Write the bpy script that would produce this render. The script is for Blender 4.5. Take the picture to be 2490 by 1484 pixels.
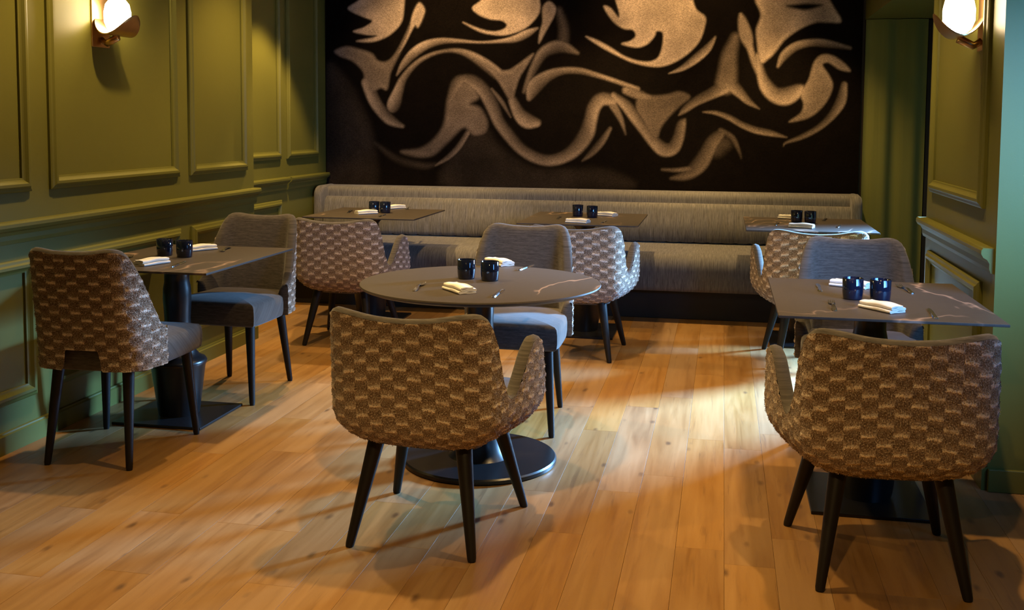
import bpy, math, random
import numpy as np
from mathutils import Matrix, Vector
random.seed(7); RNG = np.random.default_rng(7)
for o in list(bpy.data.objects): bpy.data.objects.remove(o, do_unlink=True)
SC = bpy.context.scene; COL = SC.collection

# ------------------------------------------------------------------ camera
F, CX, CY, IW, IH = 2520.0, 1245.0, 482.0, 2490.0, 1484.0
YAW, PITCH, ROLL, HCAM = -0.2008, 0.0735, 0.0062, 1.42
def cam_rot(y, p, r):
    fw = np.array([math.sin(y)*math.cos(p), math.cos(y)*math.cos(p), -math.sin(p)])
    rt = np.array([math.cos(y), -math.sin(y), 0.0]); up = np.cross(rt, fw)
    c, s = math.cos(r), math.sin(r)
    return np.array([c*rt+s*up, -s*rt+c*up, fw])
RC = cam_rot(YAW, PITCH, ROLL); CP = np.array([0, 0, HCAM])
def ray(x, y): return RC.T @ np.array([(x-CX)/F, -(y-CY)/F, 1.0])
def atz(x, y, z): d = ray(x, y); return CP + d*(z-HCAM)/d[2]
def atx(x, y, X): d = ray(x, y); return CP + d*X/d[0]
def aty(x, y, Y): d = ray(x, y); return CP + d*Y/d[1]
cd = bpy.data.cameras.new('camera'); cam = bpy.data.objects.new('camera', cd); COL.objects.link(cam)
cd.sensor_width = 36; cd.lens = F/IW*36; cd.shift_y = -(IH/2-CY)/IW; cd.clip_start = 0.05
m = Matrix.Identity(4)
for i in range(3):
    m[i][0] = RC[0][i]; m[i][1] = RC[1][i]; m[i][2] = -RC[2][i]; m[i][3] = CP[i]
cam.matrix_world = m; SC.camera = cam

# ------------------------------------------------------------------ light, exposure
SC.view_settings.view_transform = 'Standard'; SC.view_settings.look = 'None'
SC.view_settings.gamma = 1; SC.view_settings.use_curve_mapping = False
SC.view_settings.exposure = 0.0
W = bpy.data.worlds.new('world'); SC.world = W; W.use_nodes = True
W.node_tree.nodes['Background'].inputs[0].default_value = (0.45, 0.65, 1.0, 1)
W.node_tree.nodes['Background'].inputs[1].default_value = 0.3
WARM = (1.0, 0.65, 0.25)
SPOT_W = 175
def area(name, loc, direction, sx, sy, power, col, spread=180):
    l = bpy.data.lights.new(name, 'AREA'); l.shape = 'RECTANGLE'; l.size = sx; l.size_y = sy
    l.energy = power; l.color = col; l.spread = math.radians(spread)
    o = bpy.data.objects.new(name, l); COL.objects.link(o); o.location = loc
    o.rotation_euler = Vector(direction).to_track_quat('-Z', 'Y').to_euler(); return o
# daylight: glazed door in the alcove on the right, and the street window beside the camera
area('daylight_alcove', (2.46, 7.38, 1.72), (-2.55, -2.10, -1.80), 0.50, 0.7, 175, (0.22, 0.52, 1.0), 46)
area('daylight_street', (1.82, 3.15, 1.55), (-0.55, 0.80, -0.24), 1.35, 1.0, 28, (0.13, 0.42, 1.0), 66)

# ------------------------------------------------------------------ helpers
def tag(o, label=None, cat=None, group=None, kind=None):
    if label: o['label'] = label
    if cat: o['category'] = cat
    if group: o['group'] = group
    if kind: o['kind'] = kind
    return o
def empty(name, loc=(0, 0, 0), rz=0.0, label=None, cat=None, group=None):
    o = bpy.data.objects.new(name, None); COL.objects.link(o); o.location = loc
    o.rotation_euler = (0, 0, rz); o.empty_display_size = .1
    return tag(o, label, cat, group)
class MB:
    def __init__(s): s.v = []; s.f = []; s.uv = []; s.has_uv = False
    def add(s, vs, fs, uvs=None):
        b = len(s.v); s.v += [tuple(map(float, p)) for p in vs]; s.f += [tuple(i+b for i in f) for f in fs]
        if uvs is not None: s.has_uv = True; s.uv += [tuple(map(float, u)) for u in uvs]
        else: s.uv += [(0, 0)]*len(vs)
        return s
    def box(s, x0, x1, y0, y1, z0, z1):
        vs = [(x, y, z) for z in (z0, z1) for y in (y0, y1) for x in (x0, x1)]
        return s.add(vs, [(0, 2, 3, 1), (4, 5, 7, 6), (0, 1, 5, 4), (2, 6, 7, 3), (0, 4, 6, 2), (1, 3, 7, 5)])
    def lathe(s, prof, n=32, cx=0, cy=0, cap=True):
        vs = []; fs = []
        for r, z in prof:
            for k in range(n):
                a = 2*math.pi*k/n; vs.append((cx+r*math.cos(a), cy+r*math.sin(a), z))
        for j in range(len(prof)-1):
            for k in range(n):
                k2 = (k+1) % n; fs.append((j*n+k, j*n+k2, (j+1)*n+k2, (j+1)*n+k))
        if cap:
            fs.append(tuple(range(n))[::-1]); fs.append(tuple(range((len(prof)-1)*n, len(prof)*n)))
        return s.add(vs, fs)
    def tube(s, pts, rads, n=12, cap=True):
        pts = [Vector(p) for p in pts]; vs = []; fs = []
        if not hasattr(rads, '__len__'): rads = [rads]*len(pts)
        for i, p in enumerate(pts):
            d = (pts[min(i+1, len(pts)-1)]-pts[max(i-1, 0)]).normalized()
            a = d.orthogonal().normalized() if i == 0 else (a - d*a.dot(d)).normalized()
            b = d.cross(a)
            for k in range(n):
                t = 2*math.pi*k/n; q = p + (a*math.cos(t)+b*math.sin(t))*rads[i]; vs.append(tuple(q))
        for i in range(len(pts)-1):
            for k in range(n):
                k2 = (k+1) % n; fs.append((i*n+k, i*n+k2, (i+1)*n+k2, (i+1)*n+k))
        if cap: fs.append(tuple(range(n))[::-1]); fs.append(tuple(range((len(pts)-1)*n, len(pts)*n)))
        return s.add(vs, fs)
    def grid(s, P, uv=None, flip=False):
        P = np.asarray(P); ni, nj = P.shape[:2]; vs = P.reshape(-1, 3); fs = []
        for i in range(ni-1):
            for j in range(nj-1):
                q = (i*nj+j, (i+1)*nj+j, (i+1)*nj+j+1, i*nj+j+1)
                fs.append(q[::-1] if flip else q)
        return s.add(vs, fs, None if uv is None else np.asarray(uv).reshape(-1, 2))
    def build(s, name, mat, parent=None, smooth=False, bevel=0, seg=2, angle=None):
        me = bpy.data.meshes.new(name); me.from_pydata(s.v, [], s.f); me.update()
        if s.has_uv:
            ul = me.uv_layers.new(name='UVMap'); idx = np.empty(len(me.loops), dtype=np.int32)
            me.loops.foreach_get('vertex_index', idx)
            ul.data.foreach_set('uv', np.array(s.uv, dtype=np.float32)[idx].ravel())
        me.materials.append(mat)
        if smooth:
            me.polygons.foreach_set('use_smooth', [True]*len(me.polygons))
        o = bpy.data.objects.new(name, me); COL.objects.link(o)
        if parent: o.parent = parent
        if bevel:
            b = o.modifiers.new('bevel', 'BEVEL'); b.width = bevel; b.segments = seg; b.limit_method = 'ANGLE'; b.angle_limit = math.radians(40)
            me.polygons.foreach_set('use_smooth', [True]*len(me.polygons))
            w = o.modifiers.new('wn', 'WEIGHTED_NORMAL'); w.keep_sharp = True
        if smooth and angle: me.set_sharp_from_angle(angle=math.radians(angle))
        return o
def copy_tree(o, parent=None):
    c = o.copy(); COL.objects.link(c); c.parent = parent
    for ch in list(o.children): copy_tree(ch, c)
    return c
def struct(name, mb, mat, **k):
    return tag(mb.build(name, mat, **k), kind='structure')

# ------------------------------------------------------------------ materials
class NT:
    def __init__(s, name):
        s.m = bpy.data.materials.new(name); s.m.use_nodes = True; s.t = s.m.node_tree; s.n = s.t.nodes; s.l = s.t.links
        s.p = s.n['Principled BSDF']; s.out = s.n['Material Output']
    def node(s, typ, **k):
        n = s.n.new(typ)
        for a, b in k.items(): setattr(n, a, b)
        return n
    def set(s, sock, v):
        if hasattr(v, 'is_output') or isinstance(v, bpy.types.NodeSocket): s.l.new(v, sock)
        else: sock.default_value = v
    def math(s, op, a, b=0.0, c=None):
        n = s.node('ShaderNodeMath', operation=op); s.set(n.inputs[0], a); s.set(n.inputs[1], b)
        if c is not None: s.set(n.inputs[2], c)
        return n.outputs[0]
    def obj(s): return s.node('ShaderNodeTexCoord').outputs['Object']
    def geo(s): return s.node('ShaderNodeNewGeometry').outputs['Position']
    def uv(s): return s.node('ShaderNodeTexCoord').outputs['UV']
    def mapping(s, v, scale=(1, 1, 1), loc=(0, 0, 0), rot=(0, 0, 0)):
        n = s.node('ShaderNodeMapping'); s.l.new(v, n.inputs[0]); n.inputs['Scale'].default_value = scale
        s.set(n.inputs['Location'], loc); n.inputs['Rotation'].default_value = rot; return n.outputs[0]
    def noise(s, v, scale=5, detail=3, rough=.5, dist=0, out='Fac'):
        n = s.node('ShaderNodeTexNoise'); s.l.new(v, n.inputs['Vector']); n.inputs['Scale'].default_value = scale
        n.inputs['Detail'].default_value = detail; n.inputs['Roughness'].default_value = rough; n.inputs['Distortion'].default_value = dist
        return n.outputs[out]
    def ramp(s, v, stops, interp='LINEAR'):
        n = s.node('ShaderNodeValToRGB'); s.l.new(v, n.inputs[0]); e = n.color_ramp.elements; n.color_ramp.interpolation = interp
        while len(e) < len(stops): e.new(.5)
        for k, (p, c) in zip(e, stops): k.position = p; k.color = c if len(c) == 4 else (*c, 1)
        return n.outputs[0]
    def mix(s, f, a, b, mode='MIX'):
        n = s.node('ShaderNodeMix', data_type='RGBA', blend_type=mode)
        s.set(n.inputs[0], f)
        for k, v in ((6, a), (7, b)):
            if isinstance(v, tuple) and len(v) == 3: v = (*v, 1)
            s.set(n.inputs[k], v)
        return n.outputs[2]
    def bump(s, h, strength=.3, dist=.002):
        n = s.node('ShaderNodeBump'); n.inputs['Strength'].default_value = strength; n.inputs['Distance'].default_value = dist
        s.l.new(h, n.inputs['Height']); s.l.new(n.outputs[0], s.p.inputs['Normal']); return n
    def base(s, v, rough=.5, spec=.5):
        if isinstance(v, tuple) and len(v) == 3: v = (*v, 1)
        s.set(s.p.inputs['Base Color'], v); s.set(s.p.inputs['Roughness'], rough); s.p.inputs['Specular IOR Level'].default_value = spec
        return s.m

def mat_paint(name, col, rough=.42):
    t = NT(name); n = t.noise(t.geo(), 3, 4, .6)
    c = t.mix(n, tuple(x*.93 for x in col), tuple(min(1, x*1.07) for x in col))
    t.bump(t.noise(t.geo(), 160, 2, .5), .12, .001); return t.base(c, rough, .25)
M = {}
M['green'] = mat_paint('olive_green_paint', (0.135, 0.132, 0.028))
M['ceil'] = mat_paint('ceiling_paint', (0.10, 0.085, 0.06), .7)
M['darkwood'] = mat_paint('dark_wall_paint', (0.018, 0.012, 0.008), .5)
def mat_floor():
    t = NT('oak_plank'); info = t.node('ShaderNodeObjectInfo'); rnd = info.outputs['Random']
    pos = t.geo()
    off = t.node('ShaderNodeCombineXYZ'); t.l.new(t.math('MULTIPLY', rnd, 37.0), off.inputs[0]); t.l.new(t.math('MULTIPLY', rnd, 91.0), off.inputs[1])
    v = t.node('ShaderNodeVectorMath', operation='ADD'); t.l.new(pos, v.inputs[0]); t.l.new(off.outputs[0], v.inputs[1]); v = v.outputs[0]
    g = t.noise(t.mapping(v, (26, 1.6, 1)), 1, 6, .62, .5)
    g2 = t.noise(t.mapping(v, (110, 5, 1)), 1, 3, .6)
    big = t.noise(t.mapping(v, (5, .9, 1)), 1.0, 3, .5, .6)
    c = t.ramp(g, [(.25, (.215, .102, .032)), (.5, (.325, .172, .060)), (.75, (.40, .230, .092))])
    c = t.mix(t.math('MULTIPLY', g2, .35), c, (.25, .128, .050), 'MIX')
    c = t.mix(t.ramp(big, [(.40, (0, 0, 0)), (.7, (.55, .55, .55))]), c, (.41, .255, .118))
    # knots and dark medullary streaks
    vo = t.node('ShaderNodeTexVoronoi'); t.l.new(t.mapping(v, (15.0, 6.5, 1)), vo.inputs['Vector']); vo.inputs['Scale'].default_value = 1.0; vsep = t.node('ShaderNodeSeparateColor'); t.l.new(vo.outputs['Color'], vsep.inputs[0]); some = t.ramp(vsep.outputs[0], [(.78, (0, 0, 0)), (.80, (1, 1, 1))])
    kn = t.noise(t.mapping(v, (30, 12, 1)), 1, 3, .6)
    d = t.math('ADD', vo.outputs['Distance'], t.math('MULTIPLY', t.math('SUBTRACT', kn, .5), .22))
    knot = t.ramp(d, [(.06, (1, 1, 1)), (.24, (0, 0, 0))])
    st = t.noise(t.mapping(v, (42, 2.2, 1), (3.3, 1.7, 0)), 1, 4, .6, .8)
    stk = t.ramp(st, [(.60, (0, 0, 0)), (.70, (.85, .85, .85))])
    c = t.mix(t.math('MULTIPLY', t.math('MULTIPLY', knot, some), .85), c, (.11, .055, .023))
    c = t.mix(t.math('MULTIPLY', stk, .6), c, (.17, .086, .034))
    hsv = t.node('ShaderNodeHueSaturation'); t.l.new(c, hsv.inputs['Color'])
    t.l.new(t.math('ADD', t.math('MULTIPLY', rnd, .18), .78), hsv.inputs['Value'])
    t.l.new(t.math('ADD', t.math('MULTIPLY', t.math('FRACT', t.math('MULTIPLY', rnd, 17.3)), .18), .94), hsv.inputs['Saturation'])
    t.bump(g2, .12, .0012)
    return t.base(hsv.outputs[0], t.math('ADD', t.math('MULTIPLY', g, .2), .34), .45)
M['floor'] = mat_floor()
M['subfloor'] = mat_paint('subfloor', (.20, .12, .055), .8)
CW, CHT = .0465, .0615
def mat_boucle():
    t = NT('boucle_check_weave'); uv = t.uv()
    w = t.noise(uv, 60, 2, .5, 0, 'Color')
    ww = t.node('ShaderNodeVectorMath', operation='MULTIPLY_ADD'); t.l.new(w, ww.inputs[0]); ww.inputs[1].default_value = (.010, .010, 0)
    t.l.new(uv, ww.inputs[2]); sep = t.node('ShaderNodeSeparateXYZ'); t.l.new(ww.outputs[0], sep.inputs[0])
    u, v = sep.outputs[0], sep.outputs[1]
    cu = t.math('DIVIDE', u, CW); col = t.math('FLOOR', cu); fu = t.math('FRACT', cu)
    ph = t.math('MULTIPLY', t.math('FLOORED_MODULO', col, 2.0), .5)
    rib = t.noise(t.mapping(uv, (260, 26, 1)), 1, 2, .6); fv = t.math('FRACT', t.math('ADD', t.math('ADD', t.math('DIVIDE', v, CHT), ph), t.math('MULTIPLY', t.math('SUBTRACT', rib, .5), .18)))
    dash = t.ramp(fv, [(.0, (0, 0, 0)), (.06, (1, 1, 1)), (.15, (1, 1, 1)), (.27, (0, 0, 0))])
    edge = t.ramp(fu, [(.0, (.45, .45, .45)), (.1, (1, 1, 1)), (.9, (1, 1, 1)), (1, (.45, .45, .45))])
    dash = t.math('MULTIPLY', dash, edge)
    deep = t.ramp(fv, [(.30, (0, 0, 0)), (.60, (1, 1, 1)), (.80, (1, 1, 1)), (1.0, (.2, .2, .2))])
    # yarn
    kn = t.noise(t.mapping(uv, (270, 190, 1)), 1, 1, .6)
    kn2 = t.noise(t.mapping(uv, (150, 40, 1)), 1, 2, .6)
    c = t.mix(deep, (.31, .215, .142), (.170, .110, .067))
    patch = t.noise(uv, 22, 2, .5)
    dash = t.math('MULTIPLY', dash, t.ramp(patch, [(.28, (.35, .35, .35)), (.55, (1, 1, 1))]))
    c = t.mix(dash, c, (.92, .79, .65))
    c = t.mix(t.ramp(kn, [(.34, (.72, .72, .72)), (.47, (0, 0, 0))]), c, (.045, .028, .016))
    c = t.mix(t.ramp(kn, [(.56, (0, 0, 0)), (.68, (.55, .55, .55))]), c, (.80, .68, .56))
    c = t.mix(t.math('MULTIPLY', t.ramp(kn2, [(.5, (0, 0, 0)), (.7, (1, 1, 1))]), .28), c, (.5, .41, .32))
    h = t.math('ADD', t.math('MULTIPLY', dash, .8), kn)
    t.bump(h, .8, .004); t.p.inputs['Sheen Weight'].default_value = .25; t.p.inputs['Sheen Roughness'].default_value = .5
    return t.base(c, .95, .1)
M['boucle'] = mat_boucle()
def mat_streak(name, a, b, sc, bumpd=.0015, sheen=.2):
    t = NT(name); uv = t.uv()
    n = t.noise(t.mapping(uv, sc), 1, 4, .7); n2 = t.noise(t.mapping(uv, tuple(x*3.3 for x in sc)), 1, 2, .6)
    f = t.math('ADD', t.math('MULTIPLY', n, .65), t.math('MULTIPLY', n2, .35))
    c = t.ramp(f, [(.34, a), (.64, b)]); t.bump(f, .4, bumpd)
    t.p.inputs['Sheen Weight'].default_value = sheen; t.p.inputs['Sheen Roughness'].default_value = .5
    return t.base(c, .9, .15)
M['lining'] = mat_streak('charcoal_chair_fabric', (.038, .032, .027), (.118, .102, .088), (14, 150, 1))
M['bench'] = mat_streak('grey_streaked_bench_fabric', (.055, .051, .047), (.230, .215, .198), (170, 7, 1))
def mat_simple(name, col, rough, spec=.5, metal=0, coat=0):
    t = NT(name); n = t.noise(t.obj(), 40, 3, .6)
    c = t.mix(n, tuple(x*.85 for x in col), tuple(min(1, x*1.15) for x in col))
    t.p.inputs['Metallic'].default_value = metal; t.p.inputs['Coat Weight'].default_value = coat; t.p.inputs['Coat Roughness'].default_value = .05
    return t.base(c, rough, spec)
M['leg'] = mat_simple('black_stained_wood', (.008, .006, .005), .5, .3)
M['iron'] = mat_simple('black_painted_metal', (.008, .008, .009), .30)
M['plinth'] = mat_simple('dark_plinth', (.012, .009, .007), .6)
M['steel'] = mat_simple('polished_steel', (.75, .74, .72), .22, .5, 1)
M['brass'] = mat_simple('brushed_brass', (.62, .40, .17), .32, .5, 1)
M['glass'] = mat_simple('smoked_blue_black_glass', (.006, .010, .026), .06, .6, 0, .6)
M['dressing'] = mat_simple('white_trim_ring', (.6, .57, .52), .5)
def mat_cloth():
    t = NT('white_napkin_linen'); w = t.noise(t.obj(), 900, 2, .5); n = t.noise(t.obj(), 30, 3, .5)
    t.bump(t.math('ADD', t.math('MULTIPLY', w, .4), n), .25, .0015)
    return t.base(t.mix(n, (.72, .69, .64), (.82, .80, .76)), .9, .2)
M['napkin'] = mat_cloth()
def mat_stone():
    t = NT('dark_veined_laminate'); p = t.geo()
    n = t.noise(t.mapping(p, (1, .45, 1), (1.3, 2.2, 0), (0, 0, .35)), 1.9, 4, .5, .5); fine = t.noise(t.mapping(p, (30, 140, 1)), 1, 3, .6)
    c = t.mix(fine, (.044, .035, .029), (.082, .066, .054))
    vein = t.ramp(t.math('ABSOLUTE', t.math('SUBTRACT', n, .47)), [(0, (1, 1, 1)), (.006, (.35, .35, .35)), (.014, (0, 0, 0))])
    msk = t.ramp(t.noise(p, 1.9, 2, .5), [(.46, (0, 0, 0)), (.58, (1, 1, 1))])
    c = t.mix(t.math('MULTIPLY', t.math('MULTIPLY', vein, msk), .8), c, (.42, .28, .20))
    return t.base(c, t.math('ADD', t.math('MULTIPLY', fine, .12), .44), .35)
M['stone'] = mat_stone()
def mat_mural():
    t = NT('printed_swirl_mural'); a = t.node('ShaderNodeVertexColor'); a.layer_name = 'print'
    p = t.geo(); wv = t.noise(t.mapping(p, (90, 1, 260)), 1, 2, .6); blot = t.noise(p, 9, 3, .5)
    f = t.ramp(wv, [(.3, (.5, .5, .5)), (.7, (1.3, 1.3, 1.3))])
    c = t.mix(1.0, a.outputs['Color'], f, 'MULTIPLY')
    c = t.mix(1.0, c, t.ramp(blot, [(.3, (.85, .85, .85)), (.7, (1.1, 1.1, 1.1))]), 'MULTIPLY')
    return t.base(c, .92, .04)
M['mural'] = mat_mural()
def mat_emit(name, col, st):
    t = NT(name); t.p.inputs['Emission Color'].default_value = (*col, 1); t.p.inputs['Emission Strength'].default_value = st
    n = t.noise(t.obj(), 5, 2, .5); return t.base(t.mix(n, (.8, .78, .74), (.82, .8, .76)), .3)
M['bulb'] = mat_emit('lit_opal_globe', (1.0, .80, .52), 22)
M['spot'] = mat_emit('lit_downlight_lens', (1.0, .75, .45), 30)
def mat_pane():
    t = NT('clear_window_glass'); tr = t.node('ShaderNodeBsdfTransparent'); gl = t.node('ShaderNodeBsdfGlossy'); mx = t.node('ShaderNodeMixShader')
    gl.inputs['Roughness'].default_value = .02; mx.inputs[0].default_value = .06
    t.l.new(tr.outputs[0], mx.inputs[1]); t.l.new(gl.outputs[0], mx.inputs[2]); t.l.new(mx.outputs[0], t.out.inputs['Surface']); return t.m
M['pane'] = mat_pane()
M['frame'] = mat_simple('dark_window_frame', (.02, .018, .016), .5)
def mat_curtain():
    t = NT('green_curtain_cloth'); n = t.noise(t.mapping(t.obj(), (60, 60, 2)), 1, 3, .6); t.bump(n, .2, .001)
    return t.base(t.mix(n, (.130, .135, .030), (.165, .165, .040)), .75, .25)
M['curtain'] = mat_curtain()

# ------------------------------------------------------------------ room
XL, XR, YS, XREC, YB, YF = -2.97, 1.03, 6.22, -3.31, 8.32, -1.5
CEIL, YP0, YP1, ZSOF = 2.80, 4.23, 5.63, 2.21
fl = struct('floor', MB().box(-3.5, 2.6, YF-.1, YB+.1, -.06, -.012), M['subfloor'])
PW = .16; x = .03 - PW*21; plank_meshes = {}
k = 0
while x < 2.3:
    y = YF - random.random()*1.2
    while y < YB:
        L = 1.22; y0, y1 = max(y, YF), min(y+L, YB)
        if y1-y0 > .05 and not (x > 1.74 and y1 < YP1) and not (x > XR+.05 and y0 > YP0 and y1 < YP1):
            key = round(y1-y0, 3); g = .0004
            if key not in plank_meshes:
                w2, l2 = PW/2-g, (y1-y0)/2-g; c = .0004
                vs = [(-w2, -l2, -.012), (w2, -l2, -.012), (w2, l2, -.012), (-w2, l2, -.012),
                      (-w2, -l2, -.0004), (w2, -l2, -.0004), (w2, l2, -.0004), (-w2, l2, -.0004),
                      (-w2+c, -l2+c, 0), (w2-c, -l2+c, 0), (w2-c, l2-c, 0), (-w2+c, l2-c, 0)]
                fs = [(a, (a+1) % 4, 4+(a+1) % 4, 4+a) for a in range(4)] + [(4+a, 4+(a+1) % 4, 8+(a+1) % 4, 8+a) for a in range(4)] + [(8, 9, 10, 11)]
                me = bpy.data.meshes.new('plank'); me.from_pydata(vs, [], fs); me.update(); me.materials.append(M['floor']); plank_meshes[key] = me
            o = bpy.data.objects.new('plank', plank_meshes[key]); COL.objects.link(o); o.parent = fl
            o.location = (x+PW/2, (y0+y1)/2, 0); k += 1
        y += L
    x += PW
struct('ceiling', MB().box(-3.5, 2.6, YF-.1, YB+.1, CEIL, CEIL+.08), M['ceil'])
wl = struct('wall_left', MB().box(-3.45, XL, YF, YS, 0, CEIL), M['green'])
wrec = struct('wall_recess', MB().box(-3.45, XREC, YS, YB, 0, CEIL), M['green'])
wb = struct('wall_back', MB().box(-3.45, 2.5, YB, YB+.1, 0, CEIL), M['darkwood'])
wr = struct('wall_right', MB().box(XR, 2.5, YP0, YP1, 0, CEIL), M['green'])
wrf = MB(); fy0, fy1, fz0, fz1 = 2.35, 3.95, .95, 2.15
wrf.box(1.75, 1.87, YF, fy0, 0, CEIL); wrf.box(1.75, 1.87, fy1, YP0, 0, CEIL); wrf.box(1.75, 1.87, fy0, fy1, 0, fz0); wrf.box(1.75, 1.87, fy0, fy1, fz1, CEIL)
struct('wall_right_front', wrf, M['green'])
struct('soffit_trim', MB().box(XR+.005, 2.5, YP1, YB, ZSOF, CEIL), M['green']).name = 'trim_1'
# alcove outer wall with a glazed door
wa = MB(); ya, yb, za, zb = 6.85, 8.05, .02, 2.12
wa.box(2.4, 2.5, YP1, ya, 0, ZSOF); wa.box(2.4, 2.5, yb, YB, 0, ZSOF); wa.box(2.4, 2.5, ya, yb, zb, ZSOF)
struct('wall_alcove', wa, M['green'])
def window(name, axis, a0, a1, z0, z1, pos, thick, muntins):
    fr = MB(); w = .05
    def bx(p0, p1, q0, q1):
        if axis == 'x': fr.box(pos-thick/2, pos+thick/2, p0, p1, q0, q1)
        else: fr.box(p0, p1, pos-thick/2, pos+thick/2, q0, q1)
    bx(a0, a0+w, z0, z1); bx(a1-w, a1, z0, z1); bx(a0+w, a1-w, z0, z0+w); bx(a0+w, a1-w, z1-w, z1)
    for q in muntins: bx(q-.02, q+.02, z0+w, z1-w)
    o = struct(name, fr, M['frame']); p = MB()
    if axis == 'x': p.box(pos-.003, pos+.003, a0+w, a1-w, z0+w, z1-w)
    else: p.box(a0+w, a1-w, pos-.003, pos+.003, z0+w, z1-w)
    p.build('pane', M['pane'], o); return o
window('window_1', 'x', ya, yb, za, zb, 2.43, .06, [])
struct('wall_front', MB().box(-3.45, 1.87, YF-.1, YF, 0, CEIL), M['green'])
window('window_2', 'x', fy0, fy1, fz0, fz1, 1.79, .05, [3.15])
struct('door_1', MB().box(1.485, 2.38, YB-.05, YB-.002, 0, ZSOF-.01), M['darkwood'], bevel=.004)

# mouldings; profile = (distance across, height off the wall)
PROF = [(0, 0), (0, .012), (.006, .017), (.016, .020), (.024, .027), (.036, .027), (.046, .016), (.052, .012), (.060, .010), (.060, 0)]
def frame_moulding(parent, X, sgn, y0, y1, z0, z1):
    mb = MB(); vs = []; n = len(PROF)
    for (cy, cz, dy, dz) in ((y0, z0, 1, 1), (y1, z0, -1, 1), (y1, z1, -1, -1), (y0, z1, 1, -1)):
        for d, h in PROF: vs.append((X+sgn*h, cy+dy*d, cz+dz*d))
    fs = []
    for c in range(4):
        c2 = (c+1) % 4
        for j in range(n-1): fs.append((c*n+j, c2*n+j, c2*n+j+1, c*n+j+1) if sgn < 0 else (c*n+j+1, c2*n+j+1, c2*n+j, c*n+j))
    return mb.add(vs, fs).build('panel_moulding', M['green'], parent)
RAIL = [(.885, 0), (.888, .012), (.905, .017), (.925, .017), (.940, .026), (.948, .040), (.962, .048), (.976, .048), (.985, .042), (.985, 0)]
BASE = [(0, 0), (0, .020), (.078, .020), (.084, .014), (.090, .012), (.092, 0)]
def strip(parent, name, prof, X, sgn, y0, y1):
    mb = MB(); n = len(prof)
    vs = [(X+sgn*h, y, z) for y in (y0, y1) for z, h in prof]
    fs = [(j, j+1, n+j+1, n+j) if sgn < 0 else (n+j, n+j+1, j+1, j) for j in range(n-1)]
    fs += [tuple(range(n)), tuple(range(n, 2*n))[::-1]]
    return mb.add(vs, fs).build(name, M['green'], parent)
def yy(px, py, X): return float(atx(px, py, X)[1])
bA, bB0, bB1, bC0, bC1 = yy(72, 465, XL), yy(119, 460, XL), yy(433, 428, XL), yy(460, 430, XL), yy(598, 412, XL)
ZU0, ZU1, ZL0, ZL1 = 1.105, 2.55, .205, .815
for z0, z1 in ((ZU0, ZU1), (ZL0, ZL1)):
    frame_moulding(wl, XL, 1, bB0, bB1, z0, z1); frame_moulding(wl, XL, 1, bC0, bC1, z0, z1)
    wdt = bB1-bB0
    y1 = bA
    while y1 > YF+.3:
        frame_moulding(wl, XL, 1, max(y1-wdt, YF+.1), y1, z0, z1); y1 -= wdt+.16
strip(wl, 'chair_rail', RAIL, XL, 1, YF, YS+.012)
strip(wl, 'baseboard', BASE, XL, 1, YF, YS)
# recess
r1 = yy(681, 390, XREC); r2a, r2b = yy(696, 385, XREC), yy(771, 378, XREC); rs = yy(695, 431, XREC)
frame_moulding(wrec, XREC, 1, YS+.25, r1, ZU0+.02, ZU1); frame_moulding(wrec, XREC, 1, r2a, r2b, ZU0+.02, ZU1)
frame_moulding(wrec, XREC, 1, YS+.25, r1, ZL0, ZL1)
strip(wrec, 'chair_rail', RAIL, XREC, 1, YS, rs-.015); strip(wrec, 'chair_rail', RAIL, XREC, 1, rs+.015, YB-.03)
strip(wrec, 'baseboard', BASE, XREC, 1, YS, YB)
# right pier
frame_moulding(wr, XR, -1, 4.42, 5.50, 1.085, ZU1); frame_moulding(wr, XR, -1, 4.42, 5.50, ZL0, .79)
strip(wr, 'chair_rail', [(z-.04, h) for z, h in RAIL], XR, -1, YP0+.02, YP1+.01)
strip(wr, 'baseboard', BASE, XR, -1, YP0, YP1)
mb = MB(); mb.box(XR, 1.75, YP0-.02, YP0, 0, .09); mb.build('baseboard', M['green'], wr, bevel=.004)

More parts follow.
